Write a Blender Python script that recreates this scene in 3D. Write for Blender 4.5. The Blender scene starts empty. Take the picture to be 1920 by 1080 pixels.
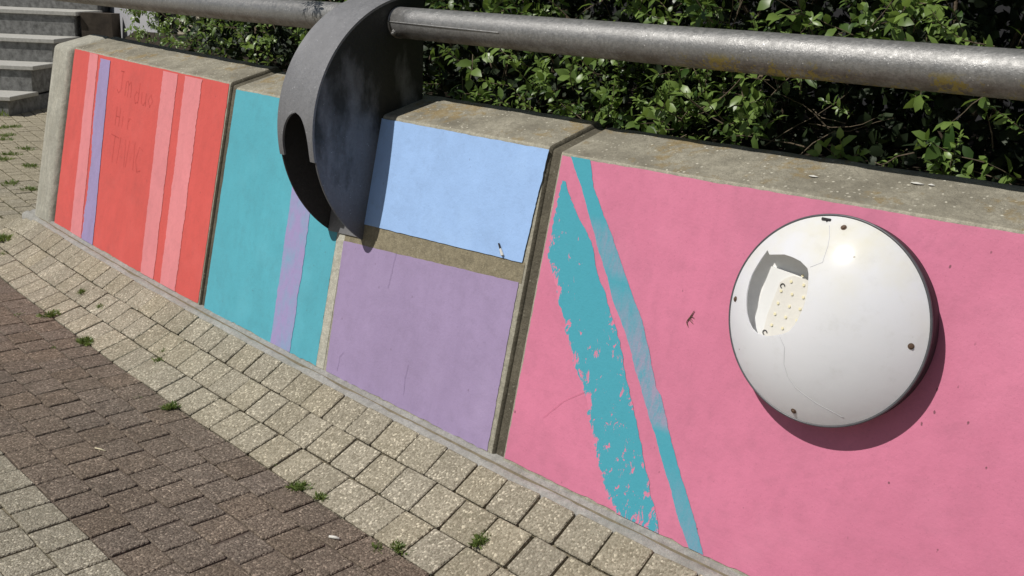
import bpy, bmesh, math, random
import numpy as np
from mathutils import Vector, Matrix, Euler, noise
R_ = random.Random(7)
sc = bpy.context.scene
col = sc.collection

# ------------------------------------------------------------------ camera, light
cam_d = bpy.data.cameras.new('camera'); cam = bpy.data.objects.new('camera', cam_d); col.objects.link(cam)
cam.location = (1.0767, -1.5027, 1.0360)
cam.rotation_euler = (1.27929420, -0.04091576, 0.77105628)
cam_d.sensor_width = 36.0; cam_d.lens = 1880.93 / 1920 * 36.0
cam_d.clip_start = 0.02; cam_d.clip_end = 2000
sc.camera = cam

SUN = Vector((-0.350, -0.790, 1.141)).normalized()          # towards the sun
world = bpy.data.worlds.new('World'); sc.world = world; world.use_nodes = True
wn = world.node_tree; wn.nodes.clear()
sky = wn.nodes.new('ShaderNodeTexSky'); sky.sky_type = 'NISHITA'; sky.sun_disc = False
sky.sun_elevation = math.asin(SUN.z); sky.sun_rotation = math.atan2(SUN.x, SUN.y)
bg = wn.nodes.new('ShaderNodeBackground'); bg.inputs['Strength'].default_value = 0.05
wo = wn.nodes.new('ShaderNodeOutputWorld')
wn.links.new(sky.outputs[0], bg.inputs[0]); wn.links.new(bg.outputs[0], wo.inputs[0])
sd = bpy.data.lights.new('sun', 'SUN'); sd.energy = 5.0; sd.angle = math.radians(0.5); sd.color = (1.0, 0.965, 0.91)
sun = bpy.data.objects.new('sun', sd); col.objects.link(sun); sun.location = (-4, -9, 8)
sun.rotation_euler = SUN.to_track_quat('Z', 'Y').to_euler()
sc.view_settings.view_transform = 'Standard'; sc.view_settings.look = 'None'
sc.view_settings.exposure = -0.36; sc.view_settings.gamma = 1.0; sc.view_settings.use_curve_mapping = False

# ------------------------------------------------------------------ plan of the place
K = 0.029466; RAD = 1 / K                  # the wall bends gently: radius 34 m
D = 0.14467; H = 0.7045                    # batter of the painted face
G = 0.1143                                 # the paving lies this far below the wall foot
W0, W1, W2 = 0.0465, 0.3026, 0.7551        # mortar edge, banked border edge, outer edge of brown band

def W(s, off, z=0.0):
    th = s * K
    return Vector(((RAD - off) * math.sin(th), RAD - (RAD - off) * math.cos(th), z))
def Tn(s): return Vector((math.cos(s * K), math.sin(s * K), 0))
def In(s): return Vector((-math.sin(s * K), math.cos(s * K), 0))
HT = [(-3.41, .722), (-3.178, .725), (-1.80, .713), (-1.765, .701), (-.39, .705), (-.35, .696), (.6, .707), (4, .707)]
def hh(s):
    for (a, x), (b, y) in zip(HT, HT[1:]):
        if s <= b: return x + (y - x) * max(0, (s - a)) / (b - a)
    return HT[-1][1]
def F(s, t, e=0.0):
    h = hh(s)
    n = (In(s) * -h + Vector((0, 0, D))).normalized()
    return W(s, D * t, h * t) + n * e
def bank(u, s=0.0):
    f = min(1.0, max(0.0, (s + 4.0) / 0.75)); f = f * f * (3 - 2 * f)
    z = -G * (1 - max(0.0, 1 - u) ** 1.428)
    return -(W0 + (W1 - W0) * u), -G + (z + G) * f

# ------------------------------------------------------------------ object helpers
def link(o, parent=None):
    col.objects.link(o)
    if parent is not None: o.parent = parent
    return o
def mesh(name, vs, fs, mats, smooth=False, idx=None, uv=None):
    m = bpy.data.meshes.new(name); m.from_pydata([tuple(v) for v in vs], [], fs)
    for x in (mats if isinstance(mats, (list, tuple)) else [mats]): m.materials.append(x)
    if idx is not None: m.polygons.foreach_set('material_index', idx)
    if smooth: m.polygons.foreach_set('use_smooth', [True] * len(m.polygons))
    if uv is not None:
        l = m.uv_layers.new(name='UVMap')
        lv = np.empty(len(m.loops), dtype=np.int32); m.loops.foreach_get('vertex_index', lv)
        l.data.foreach_set('uv', np.asarray(uv, dtype=np.float32)[lv].ravel())
    m.update(); return m
def obj(name, vs, fs, mats, parent=None, **k):
    return link(bpy.data.objects.new(name, mesh(name, vs, fs, mats, **k)), parent)
def tag(o, label=None, cat=None, group=None, kind=None):
    if label: o['label'] = label
    if cat: o['category'] = cat
    if group: o['group'] = group
    if kind: o['kind'] = kind
    return o
def empty(name, loc=(0, 0, 0), mw=None):
    o = bpy.data.objects.new(name, None); col.objects.link(o); o.empty_display_size = 0.05
    if mw is not None: o.matrix_world = mw
    else: o.location = loc
    return o
def tube(path, r, n=8, cap=True):
    vs, fs = [], []; P = [Vector(p) for p in path]
    rr = r if isinstance(r, (list, tuple)) else [r] * len(P)
    ref = Vector((0, 0, 1))
    for i, p in enumerate(P):
        t = (P[min(i + 1, len(P) - 1)] - P[max(i - 1, 0)]).normalized()
        a = t.cross(ref if abs(t.z) < .95 else Vector((1, 0, 0))).normalized(); b = a.cross(t)
        for j in range(n):
            q = 2 * math.pi * j / n; vs.append(p + (a * math.cos(q) + b * math.sin(q)) * rr[i])
    for i in range(len(P) - 1):
        for j in range(n):
            fs.append((i * n + j, i * n + (j + 1) % n, (i + 1) * n + (j + 1) % n, (i + 1) * n + j))
    if cap: fs.append(tuple(range(n))[::-1]); fs.append(tuple(range((len(P) - 1) * n, len(P) * n)))
    return vs, fs
def join(parts):
    vs, fs = [], []
    for v, f in parts:
        o = len(vs); vs += list(v); fs += [tuple(i + o for i in g) for g in f]
    return vs, fs
def box_c(c8):
    return c8, [(0, 3, 2, 1), (4, 5, 6, 7), (0, 1, 5, 4), (1, 2, 6, 5), (2, 3, 7, 6), (3, 0, 4, 7)]
def bevel_obj(o, w, seg=2):
    bm = bmesh.new(); bm.from_mesh(o.data)
    bmesh.ops.recalc_face_normals(bm, faces=bm.faces)
    bmesh.ops.bevel(bm, geom=[e for e in bm.edges if len(e.link_faces) == 2 and e.calc_face_angle(0) > .5], offset=w, segments=seg, affect='EDGES', profile=.5)
    bm.to_mesh(o.data); bm.free()

# ------------------------------------------------------------------ materials
class NT:
    def __init__(s, name):
        s.m = bpy.data.materials.new(name); s.m.use_nodes = True; s.t = s.m.node_tree
        s.t.nodes.clear(); s.out = s.n('ShaderNodeOutputMaterial'); s.p = s.n('ShaderNodeBsdfPrincipled')
        s.t.links.new(s.p.outputs[0], s.out.inputs[0])
        s.tc = s.n('ShaderNodeTexCoord')
    def n(s, t): return s.t.nodes.new(t)
    def l(s, a, b): s.t.links.new(a, b)
    def co(s, kind='Object', scale=(1, 1, 1), rand=False):
        mp = s.n('ShaderNodeMapping'); mp.inputs['Scale'].default_value = scale; s.l(s.tc.outputs[kind], mp.inputs[0])
        if rand:
            oi = s.n('ShaderNodeObjectInfo'); mu = s.n('ShaderNodeMath'); mu.operation = 'MULTIPLY'; mu.inputs[1].default_value = 37.0
            s.l(oi.outputs['Random'], mu.inputs[0])
            cx = s.n('ShaderNodeCombineXYZ'); s.l(mu.outputs[0], cx.inputs[0]); s.l(mu.outputs[0], cx.inputs[1]); s.l(cx.outputs[0], mp.inputs['Location'])
        return mp.outputs[0]
    def noise(s, co, scale, detail=4, rough=.55, dist=0):
        n = s.n('ShaderNodeTexNoise'); n.inputs['Scale'].default_value = scale; n.inputs['Detail'].default_value = detail
        n.inputs['Roughness'].default_value = rough; n.inputs['Distortion'].default_value = dist; s.l(co, n.inputs['Vector']); return n.outputs[0]
    def vor(s, co, scale, out='Distance', feat='F1'):
        n = s.n('ShaderNodeTexVoronoi'); n.feature = feat; n.inputs['Scale'].default_value = scale; s.l(co, n.inputs['Vector']); return n.outputs[out]
    def ramp(s, f, stops):
        r = s.n('ShaderNodeValToRGB'); e = r.color_ramp.elements
        while len(e) < len(stops): e.new(.5)
        for x, (p, c) in zip(e, stops):
            x.position = p; x.color = (c, c, c, 1) if not isinstance(c, tuple) else (*c, 1)
        s.l(f, r.inputs[0]); return r.outputs[0]
    def mix(s, f, a, b, mode='MIX'):
        m = s.n('ShaderNodeMix'); m.data_type = 'RGBA'; m.blend_type = mode
        for v, i in ((f, 0), (a, 6), (b, 7)):
            if isinstance(v, (int, float)): m.inputs[i].default_value = v if i == 0 else (v, v, v, 1)
            elif isinstance(v, tuple): m.inputs[i].default_value = (*v, 1)
            else: s.l(v, m.inputs[i])
        return m.outputs[2]
    def math(s, op, a, b=None, c=None):
        m = s.n('ShaderNodeMath'); m.operation = op
        for i, v in enumerate((a, b, c)):
            if v is None: continue
            if isinstance(v, (int, float)): m.inputs[i].default_value = v
            else: s.l(v, m.inputs[i])
        return m.outputs[0]
    def sep(s, co, i):
        x = s.n('ShaderNodeSeparateXYZ'); s.l(co, x.inputs[0]); return x.outputs[i]
    def bump(s, h, strength, dist=.002, prev=None):
        b = s.n('ShaderNodeBump'); b.inputs['Strength'].default_value = strength; b.inputs['Distance'].default_value = dist
        s.l(h, b.inputs['Height'])
        if prev is not None: s.l(prev, b.inputs['Normal'])
        return b.outputs[0]
    def fin(s, color, rough=.8, normal=None, metal=0, spec=.4, **k):
        p = s.p
        if isinstance(color, tuple): p.inputs['Base Color'].default_value = (*color, 1)
        else: s.l(color, p.inputs['Base Color'])
        if isinstance(rough, (int, float)): p.inputs['Roughness'].default_value = rough
        else: s.l(rough, p.inputs['Roughness'])
        p.inputs['Metallic'].default_value = metal; p.inputs['Specular IOR Level'].default_value = spec
        if normal is not None: s.l(normal, p.inputs['Normal'])
        return s.m

def m_paint(name, c, dark=.82, streak=.5, speck=.5, pale=None):
    a = NT(name); o = a.co()
    big = a.ramp(a.noise(o, 3.2, 5, .6), [(.3, 0.0), (.72, 1.0)])
    st = a.ramp(a.noise(a.co(scale=(26, 26, 2.2)), 1.0, 5, .6), [(.42, 0.0), (.75, 1.0)])
    cc = a.mix(a.math('MULTIPLY', big, .75), c, tuple(x * dark for x in c))
    cc = a.mix(a.math('MULTIPLY', st, .5 * streak), cc, tuple(x * .72 for x in c))
    gr = a.ramp(a.noise(o, 45, 5, .7), [(.5, 0.0), (.75, 1.0)])
    cc = a.mix(a.math('MULTIPLY', gr, .30), cc, tuple(x * .6 + .02 for x in c))
    g5 = a.ramp(a.noise(o, 11, 6, .7), [(.50, 0.0), (.74, 1.0)])
    cc = a.mix(a.math('MULTIPLY', g5, .42), cc, tuple(x * .66 + .02 for x in c))
    sc2 = a.ramp(a.noise(a.co(scale=(1, 1, 1)), 6, 2, .5), [(.58, 0.0), (.75, 1.0)])
    cc = a.mix(a.math('MULTIPLY', sc2, .22), cc, tuple(min(1, x * 1.1 + .05) for x in c))
    gr2 = a.ramp(a.noise(o, 260, 2, .6), [(.62, 0.0), (.8, 1.0)])
    cc = a.mix(a.math('MULTIPLY', gr2, .42), cc, tuple(x * .5 for x in c))
    v = a.math('ADD', a.vor(a.co(scale=(1.0, 1.0, .6)), 34.0), a.math('MULTIPLY', a.math('SUBTRACT', a.noise(o, 200, 2), .5), .12))
    sp = a.ramp(v, [(.0, 1.0), (.045, 1.0), (.08, 0.0)])
    sel = a.ramp(a.noise(o, 7.0, 3), [(.50, 0.0), (.57, 1.0)])
    cc = a.mix(a.math('MULTIPLY', a.math('MULTIPLY', sp, sel), .75 * speck), cc, (.09, .05, .05))
    h = a.noise(o, 170, 4, .65); b = a.bump(h, .30, .0016)
    b = a.bump(a.noise(o, 9, 4, .5), .35, .01, b)
    return a.fin(cc, .62, b, spec=.3)

RED = (.71, .118, .102); PINKS = (.80, .275, .29); LILAC = (.37, .30, .52); TEAL = (.112, .455, .55); BLUE = (.37, .565, .91)
PURP = (.385, .295, .475); PINK = (.71, .222, .345); TEAL2 = (.070, .37, .46)
M = {}
M['red'] = m_paint('red_paint', RED, .86); M['pinks'] = m_paint('light_pink_paint', PINKS, .86, speck=.2)
M['lilac'] = m_paint('lilac_paint', LILAC, .9, speck=.2); M['teal'] = m_paint('teal_paint', TEAL, .82, .4)
M['blue'] = m_paint('sky_blue_paint', BLUE, .82, .35, .3); M['purp'] = m_paint('purple_paint', PURP, .84, .6)
M['pink'] = m_paint('pink_paint', PINK, .80, .5, 1.0)

def m_brush(name, c, under, mode):
    """brushed paint that lets the colour below show through where the brush ran dry"""
    a = NT(name); uv = a.tc.outputs['UV']; u = a.sep(uv, 0); v = a.sep(uv, 1); o = a.co()
    if mode == 'wide':
        n = a.noise(a.co(scale=(1, 1, .5)), 60, 5, .75, .5)
        n = a.math('ADD', n, a.math('MULTIPLY', a.noise(o, 9, 2), .42))
        side = a.ramp(u, [(0, 1.0), (.16, .25), (.45, .12), (.85, 0.0), (1, .35)])
        low = a.ramp(v, [(0, .13), (.12, .06), (.5, .055), (.75, .0), (1, .0)])
        m = a.ramp(a.math('ADD', n, a.math('ADD', a.math('MULTIPLY', side, .16), low)), [(.868, 0.0), (.90, 1.0)])
        f = m
    else:
        n = a.noise(a.co(scale=(9, 9, .8)), 9, 4, .7)
        zone = a.ramp(v, [(0, .5), (.10, .3), (.22, .02), (.28, .03), (.31, .9), (.45, .95), (.62, .35), (.66, .05), (.70, .5), (.78, .55), (.84, 0.0), (1, 0.0)])
        ed = a.ramp(u, [(0, .7), (.12, .0), (.85, .15), (1, .8)])
        f = a.math('MULTIPLY', a.ramp(a.math('ADD', n, a.math('MULTIPLY', a.noise(o, 300, 2), .3)), [(.45, 0.0), (.85, 1.0)]), zone)
        f = a.math('MINIMUM', a.math('ADD', a.math('MULTIPLY', f, 1.15), a.math('MULTIPLY', zone, .18)), 1.0)
    if mode == 'lilac':
        f = a.math('MULTIPLY', a.ramp(a.noise(a.co(scale=(1, 1, .5)), 22, 5, .7), [(.42, 0.0), (.7, 1.0)]), .45)
    cc = a.mix(f, c, under)
    gr = a.ramp(a.noise(o, 60, 5, .7), [(.5, 0.0), (.8, 1.0)])
    cc = a.mix(a.math('MULTIPLY', gr, .2), cc, tuple(x * .6 for x in c))
    b = a.bump(a.noise(o, 170, 4, .65), .3, .0016); b = a.bump(a.math('SUBTRACT', 1.0, f), .3, .001, b)
    return a.fin(cc, .6, b, spec=.3)
M['wide'] = m_brush('dry_brushed_teal', TEAL2, PINK, 'wide')
M['thin'] = m_brush('thin_brushed_teal', TEAL2, (.33, .31, .43), 'thin')
M['liltl'] = m_brush('thin_lilac_over_teal', (.36, .30, .53), TEAL, 'lilac')

def m_concrete(name, c, dirt=(.12, .10, .065), lichen=0.0, amount=.6, pale=(.5, .47, .38), bumpk=.6, streak=False):
    a = NT(name); o = a.co()
    f1 = a.ramp(a.noise(o, 8, 6, .65), [(.38, 0.0), (.66, 1.0)])
    cc = a.mix(a.math('MULTIPLY', f1, amount), c, dirt)
    f2 = a.ramp(a.noise(o, 60, 6, .8), [(.42, 0.0), (.62, 1.0)])
    cc = a.mix(a.math('MULTIPLY', f2, .65), cc, tuple(x * .45 for x in c))
    if streak:
        st = a.ramp(a.noise(a.co(scale=(40, 40, 1.6)), 1.0, 4, .6), [(.4, 0.0), (.62, 1.0)])
        cc = a.mix(a.math('MULTIPLY', st, .55), cc, tuple(x * .5 for x in c))
    f3 = a.ramp(a.noise(o, 330, 3, .8), [(.38, 0.0), (.62, 1.0)])
    cc = a.mix(a.math('MULTIPLY', f3, .55), cc, tuple(x * .45 for x in c))
    v = a.vor(o, 105.0); vc = a.vor(o, 105.0, 'Color')
    peb = a.math('MULTIPLY', a.ramp(a.math('ADD', v, a.math('MULTIPLY', a.noise(o, 300, 2), .3)), [(.36, 1.0), (.46, 0.0)]), a.ramp(a.sep(vc, 0), [(.66, 0.0), (.9, 1.0)]))
    peb = a.math('MULTIPLY', peb, a.ramp(a.noise(o, 16, 3, .6), [(.36, 0.0), (.52, 1.0)]))
    cc = a.mix(a.math('MULTIPLY', peb, .75 if lichen else .35), cc, pale)
    if lichen:
        ll = a.ramp(a.math('MULTIPLY', a.noise(o, 5.5, 3, .5), a.noise(o, 30, 5, .7)), [(.285, 0.0), (.37, 1.0)])
        cc = a.mix(a.math('MULTIPLY', ll, lichen), cc, (.33, .21, .045))
    b = a.bump(a.noise(o, 130, 6, .75), bumpk, .004); b = a.bump(a.noise(o, 22, 5, .6), .6, .008, b)
    return a.fin(cc, .9, b, spec=.2)
M['conc'] = m_concrete('weathered_concrete', (.52, .49, .39), (.30, .265, .19), amount=.5)
M['cope'] = m_concrete('lichened_coping_concrete', (.46, .425, .335), (.135, .12, .09), lichen=.42, amount=.85, pale=(.74, .70, .58), bumpk=1.0)
M['pale'] = m_concrete('pale_bare_concrete', (.66, .64, .54), (.48, .45, .35), amount=.4)
M['post'] = m_concrete('streaked_concrete', (.60, .58, .49), (.26, .235, .17), amount=.45, streak=True)
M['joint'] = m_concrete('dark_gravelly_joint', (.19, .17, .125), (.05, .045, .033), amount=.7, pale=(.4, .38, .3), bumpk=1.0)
M['mortar'] = m_concrete('grey_mortar', (.47, .46, .425), (.20, .185, .15), amount=.55)
M['band'] = m_concrete('bare_concrete_band', (.36, .315, .215), (.24, .20, .13), amount=.5)

def m_paver(name, light, dark, tone=.25):
    a = NT(name); o = a.co(rand=True)
    v = a.vor(o, 230.0, 'Color'); f = a.ramp(a.sep(v, 0), [(.05, 0.0), (.95, 1.0)])
    cc = a.mix(f, dark, light)
    n = a.ramp(a.noise(o, 190, 3, .7), [(.35, 0.0), (.68, 1.0)])
    cc = a.mix(a.math('MULTIPLY', a.math('SUBTRACT', 1.0, n), .55), cc, tuple(x * .42 for x in dark))
    hi = a.ramp(a.sep(v, 1), [(.9, 0.0), (.96, 1.0)])
    cc = a.mix(a.math('MULTIPLY', hi, .7), cc, tuple(min(1, x * 1.55) for x in light))
    n2 = a.ramp(a.noise(o, 14, 4, .6), [(.35, 0.0), (.75, 1.0)])
    cc = a.mix(a.math('MULTIPLY', n2, .30), cc, tuple(x * .65 for x in dark))
    ge = a.n('ShaderNodeNewGeometry'); wn_ = a.ramp(a.noise(ge.outputs['Position'], 2.6, 5, .6), [(.35, 0.0), (.7, 1.0)])
    cc = a.mix(a.math('MULTIPLY', wn_, .38), cc, tuple(x * .62 for x in dark))
    wm = a.ramp(a.noise(ge.outputs['Position'], 17, 5, .7), [(.52, 0.0), (.72, 1.0)])
    cc = a.mix(a.math('MULTIPLY', wm, .35), cc, (dark[0] * .5, dark[1] * .52, dark[2] * .45))
    oi = a.n('ShaderNodeObjectInfo')
    hv = a.n('ShaderNodeHueSaturation'); a.l(cc, hv.inputs['Color'])
    a.l(a.math('ADD', a.math('MULTIPLY', oi.outputs['Random'], tone), 1 - tone / 2), hv.inputs['Value'])
    a.l(a.math('ADD', a.math('MULTIPLY', a.math('FRACT', a.math('MULTIPLY', oi.outputs['Random'], 17.3)),   .16), .92), hv.inputs['Saturation'])
    d = a.vor(o, 230.0)
    b = a.bump(a.math('SUBTRACT', 1.0, d), .8, .0028); b = a.bump(a.noise(o, 60, 3), .4, .003, b)
    return a.fin(hv.outputs[0], .85, b, spec=.25)
M['beige'] = m_paver('washed_beige_paver', (.57, .515, .395), (.285, .25, .18), .15)
M['brown'] = m_paver('worn_brown_paver', (.335, .268, .208), (.12, .092, .069), .14)
def m_simple(name, c, rough=.8, sc_=60, amt=.5, bumpd=.002, c2=None, metal=0, spec=.3, co='Object'):
    a = NT(name); o = a.co(co); n = a.ramp(a.noise(o, sc_, 5, .65), [(.35, 0.0), (.7, 1.0)])
    cc = a.mix(a.math('MULTIPLY', n, amt), c, c2 or tuple(x * .5 for x in c))
    return a.fin(cc, rough, a.bump(a.noise(o, sc_ * 2.5, 4), .5, bumpd), metal, spec)
M['bedbr'] = m_simple('dark_joint_sand', (.13, .10, .08), .95, 40, .7, .003)
M['bedpz'] = m_simple('mossy_joint_sand', (.085, .08, .04), .95, 40, .7, .003)
M['bed'] = m_simple('joint_sand', (.20, .17, .115), .95, 40, .7, .003)
M['ground'] = m_simple('distant_paving', (.33, .29, .21), .95, 14, .5)
M['soil'] = m_simple('garden_soil', (.05, .038, .025), .95, 20, .6, .02)
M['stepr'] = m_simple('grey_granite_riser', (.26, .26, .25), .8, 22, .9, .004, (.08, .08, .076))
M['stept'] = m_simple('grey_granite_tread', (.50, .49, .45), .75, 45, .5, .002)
M['sidew'] = m_simple('dark_brown_concrete', (.075, .06, .045), .95, 9, .8, .006, (.025, .02, .016))  # dark brown, mottled with a darker brown
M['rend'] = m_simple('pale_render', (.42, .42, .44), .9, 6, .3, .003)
M['gwall'] = m_simple('shade_dark_render', (.035, .035, .038), .9, 6, .5, .003)  # grey wall coloured near black to paint the shade behind the shrubs
M['bark'] = m_simple('shrub_bark', (.16, .125, .085), .9, 90, .6, .003)
M['black'] = m_simple('black_plastic', (.035, .033, .035), .55, 50, .4, .001, spec=.35)
M['rimm'] = m_simple('dark_grey_rim', (.10, .10, .11), .4, 80, .5, .0008, spec=.5)
M['white'] = m_simple('white_reflector', (.80, .80, .78), .5, 30, .12, .0002, (.62, .6, .55))
M['grey'] = m_simple('grey_reflector_well', (.88, .87, .84), .6, 30, .25, .0004)
M['board'] = m_simple('ivory_led_board', (.78, .755, .69), .5, 25, .15, .0002)
M['led'] = m_simple('yellow_led_chip', (.85, .78, .52), .3, 90, .1, .0002)
M['rust'] = m_simple('rusty_screw', (.14, .09, .06), .7, 400, .6, .0005)
M['chip'] = m_simple('white_flake', (.72, .70, .64), .8, 200, .4, .0005)
M['straw'] = m_simple('dry_straw', (.62, .55, .38), .8, 200, .4, .0005)
M['pencil'] = m_simple('pencil_line', (.57, .092, .08), .8, 200, .4, .0001)

def m_dome():
    a = NT('milky_diffuser'); o = a.co()
    n = a.ramp(a.noise(o, 9, 4, .6), [(.42, 0.0), (.7, 1.0)])
    top = a.ramp(a.math('ADD', a.math('MULTIPLY', a.sep(o, 1), 3.0), .42), [(.35, 0.0), (.85, 1.0)])
    cc = a.mix(a.math('MULTIPLY', a.math('MULTIPLY', n, top), .8), (.93, .935, .96), (.90, .875, .75))
    f = a.ramp(a.noise(o, 26, 6, .7), [(.55, 0.0), (.8, 1.0)])
    cc = a.mix(a.math('MULTIPLY', f, .22), cc, (.5, .48, .42))
    v = a.vor(o, 26.0); sp = a.ramp(v, [(0, 1.0), (.04, 1.0), (.06, 0.0)])
    cc = a.mix(a.math('MULTIPLY', sp, a.ramp(a.noise(o, 12, 2), [(.55, 0.0), (.6, .7)])), cc, (.3, .26, .2))
    m = a.fin(cc, a.ramp(a.noise(o, 14, 5, .6), [(.3, .45), (.7, .6)]), a.bump(a.noise(o, 18, 5, .6), .28, .003), spec=.3)
    a.p.inputs['Coat Weight'].default_value = .7; a.p.inputs['Coat Roughness'].default_value = .16
    t = a.n('ShaderNodeBsdfTranslucent'); a.l(cc, t.inputs[0]); ms = a.n('ShaderNodeMixShader'); ms.inputs[0].default_value = .33
    a.l(a.p.outputs[0], ms.inputs[1]); a.l(t.outputs[0], ms.inputs[2]); a.l(ms.outputs[0], a.out.inputs[0])
    return m
M['dome'] = m_dome()

def m_metal(name, c, lichen=False, metal=.55, rough=.46, stain=None, grit=.34):
    a = NT(name); o = a.co()
    f = a.ramp(a.noise(o, 160, 5, .8), [(.40, 0.0), (.60, 1.0)])
    cc = a.mix(a.math('MULTIPLY', f, grit), c, tuple(x * .42 for x in c))
    g = a.ramp(a.noise(o, 6, 5, .6), [(.38, 0.0), (.7, 1.0)])
    cc = a.mix(a.math('MULTIPLY', g, .5), cc, tuple(x * .55 for x in c))
    sp = a.math('MULTIPLY', a.ramp(a.vor(o, 120.0), [(0, 1.0), (.10, 1.0), (.2, 0.0)]), a.ramp(a.noise(o, 40, 2), [(.55, 0.0), (.62, 1.0)]))
    cc = a.mix(a.math('MULTIPLY', sp, .8), cc, tuple(min(1, x * 2.2) for x in c))
    st = a.ramp(a.noise(a.co(scale=(30, 30, 3)), 1.0, 5, .65), [(.45, 0.0), (.75, 1.0)])
    cc = a.mix(a.math('MULTIPLY', st, .35), cc, tuple(x * .5 for x in c))
    if stain:
        sn = a.ramp(a.math('ADD', a.noise(a.co(scale=(1, 1, .45)), 9, 5, .6), a.math('MULTIPLY', a.math('SUBTRACT', a.sep(o, 2), .62), .9)), [(.50, 0.0), (.66, 1.0)])
        cc = a.mix(a.math('MULTIPLY', sn, .92), cc, stain)
    if lichen:
        x = a.sep(o, 0); z = a.sep(o, 2)
        low = a.ramp(a.math('SUBTRACT', .935, z), [(.0, 0.0), (.014, 1.0)])        # underside and lower flank only
        right = a.ramp(a.math('MULTIPLY', a.math('ADD', x, .12), 1.0), [(.0, 0.0), (.10, 1.0)])
        li = a.ramp(a.math('ADD', a.math('MULTIPLY', a.noise(o, 16, 3, .5), .8), a.math('MULTIPLY', a.noise(o, 110, 5, .75), .8)), [(.825, 0.0), (.88, 1.0)])
        rust = a.ramp(a.noise(o, 20, 5, .6), [(.30, 0.0), (.60, 1.0)])
        lw = a.ramp(a.math('SUBTRACT', .928, z), [(.0, 0.0), (.02, 1.0)])
        cc = a.mix(a.math('MULTIPLY', a.math('MULTIPLY', rust, lw), .7), cc, (.085, .06, .04))
        cc = a.mix(a.math('MULTIPLY', a.math('MULTIPLY', a.math('MULTIPLY', low, right), li), .85), cc, (.34, .275, .06))
    b = a.bump(a.noise(o, 240, 5, .75), .55, .0016)
    rg = a.ramp(a.noise(o, 90, 4), [(.3, rough - .1), (.7, rough + .14)])
    return a.fin(cc, rg, b, metal, .5)
M['pipe'] = m_metal('weathered_galvanised_steel', (.36, .355, .345), True, .6, .44, grit=.6)
M['brks'] = m_metal('stained_shade_side_steel', (.19, .195, .21), False, .25, .5, stain=(.016, .017, .015))  # stains, plus steel darkened to carry the plate's shaded side
M['brkin'] = m_metal('shade_dark_steel', (.045, .043, .04), False, .1, .7)  # shade inside the bracket put into a near-black steel colour
M['brk'] = m_metal('dull_grey_coated_steel', (.25, .25, .26), False, .25, .55)

def m_leaf(name, c1, c2, tr=.35, rough=.38, rnd=True):
    a = NT(name)
    if rnd:
        at = a.n('ShaderNodeAttribute'); at.attribute_name = 'tint'; at.attribute_type = 'GEOMETRY'; f = at.outputs['Fac']
    else:
        oi = a.n('ShaderNodeObjectInfo'); f = oi.outputs['Random']
    cc = a.mix(f, c1, c2)
    a.fin(cc, rough, None, 0, .5)
    t = a.n('ShaderNodeBsdfTranslucent'); a.l(a.mix(.5, cc, (c2[0] * 1.5, c2[1] * 1.5, c2[2])), t.inputs[0])
    ms = a.n('ShaderNodeMixShader'); ms.inputs[0].default_value = tr
    a.l(a.p.outputs[0], ms.inputs[1]); a.l(t.outputs[0], ms.inputs[2]); a.l(ms.outputs[0], a.out.inputs[0])
    return a.m
M['leaf'] = m_leaf('shrub_leaf', (.042, .088, .020), (.215, .315, .075), .32)
M['leafo'] = m_leaf('shrub_leaf_single', (.050, .10, .020), (.21, .31, .07), .28, rnd=False)
M['leafdk'] = m_leaf('shrub_leaf_inner_shade', (.010, .020, .006), (.024, .042, .011), .1, .6)  # near-black leaf colour painting in the shade inside the shrubs
M['grass'] = m_leaf('grass_blade', (.075, .13, .03), (.24, .31, .09), .3)

# ------------------------------------------------------------------ ground and paving
def sheet(name, s0, s1, rows, mat, kind='structure', ds=.1, parent=None):
    n = int((s1 - s0) / ds) + 1; vs, fs = [], []
    for i in range(n + 1):
        s = s0 + (s1 - s0) * i / n
        for o_, z_ in rows(s): vs.append(W(s, o_, z_))
    m = len(rows(s0))
    for i in range(n):
        for j in range(m - 1): fs.append((i * m + j, (i + 1) * m + j, (i + 1) * m + j + 1, i * m + j + 1))
    o = obj(name, vs, fs, mat, parent); return tag(o, kind=kind) if kind else o
g = obj('ground', [(-400, -400, -.135), (400, -400, -.135), (400, 400, -.135), (-400, 400, -.135)], [(0, 1, 2, 3)], M['ground']); tag(g, kind='structure')

CW, CL = .1, .0905                       # paver module along and across the courses
def paver_mesh(w, l, mat, seed):
    r = random.Random(seed); t = .045; ch = .0022
    w -= .0018 + r.random() * .0022; l -= .0016 + r.random() * .0018
    out = []
    for (a, b, ax, ay) in ((-1, -1, 1, 0), (1, -1, 0, 1), (1, 1, -1, 0), (-1, 1, 0, -1)):
        c = .0018 + r.random() * .0035
        x, y = a * w / 2, b * l / 2
        px, py = -ay, ax                                     # previous edge direction reversed
        out.append((x + px * c * .9 * 1, y + py * c * .9)); out.append((x + ax * c, y + ay * c))
    out = [(x + r.uniform(-.0009, .0009), y + r.uniform(-.0009, .0009)) for x, y in out]
    n = len(out); vs = [(x * (1 - 2 * ch / w), y * (1 - 2 * ch / l), 0) for x, y in out]
    vs += [(x, y, -ch) for x, y in out] + [(x, y, -t) for x, y in out]
    fs = [tuple(range(n))]
    for k in (0, 1):
        for i in range(n): fs.append((k * n + (i + 1) % n, k * n + i, (k + 1) * n + i, (k + 1) * n + (i + 1) % n))
    # outline order is counter-clockwise seen from above
    m = mesh('paver', vs, fs, mat); return m
PM = {'beige': [paver_mesh(CW, CL, M['beige'], i) for i in range(9)], 'brown': [paver_mesh(CW, CL, M['brown'], 50 + i) for i in range(9)]}
cam_loc = Vector(cam.location)
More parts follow.
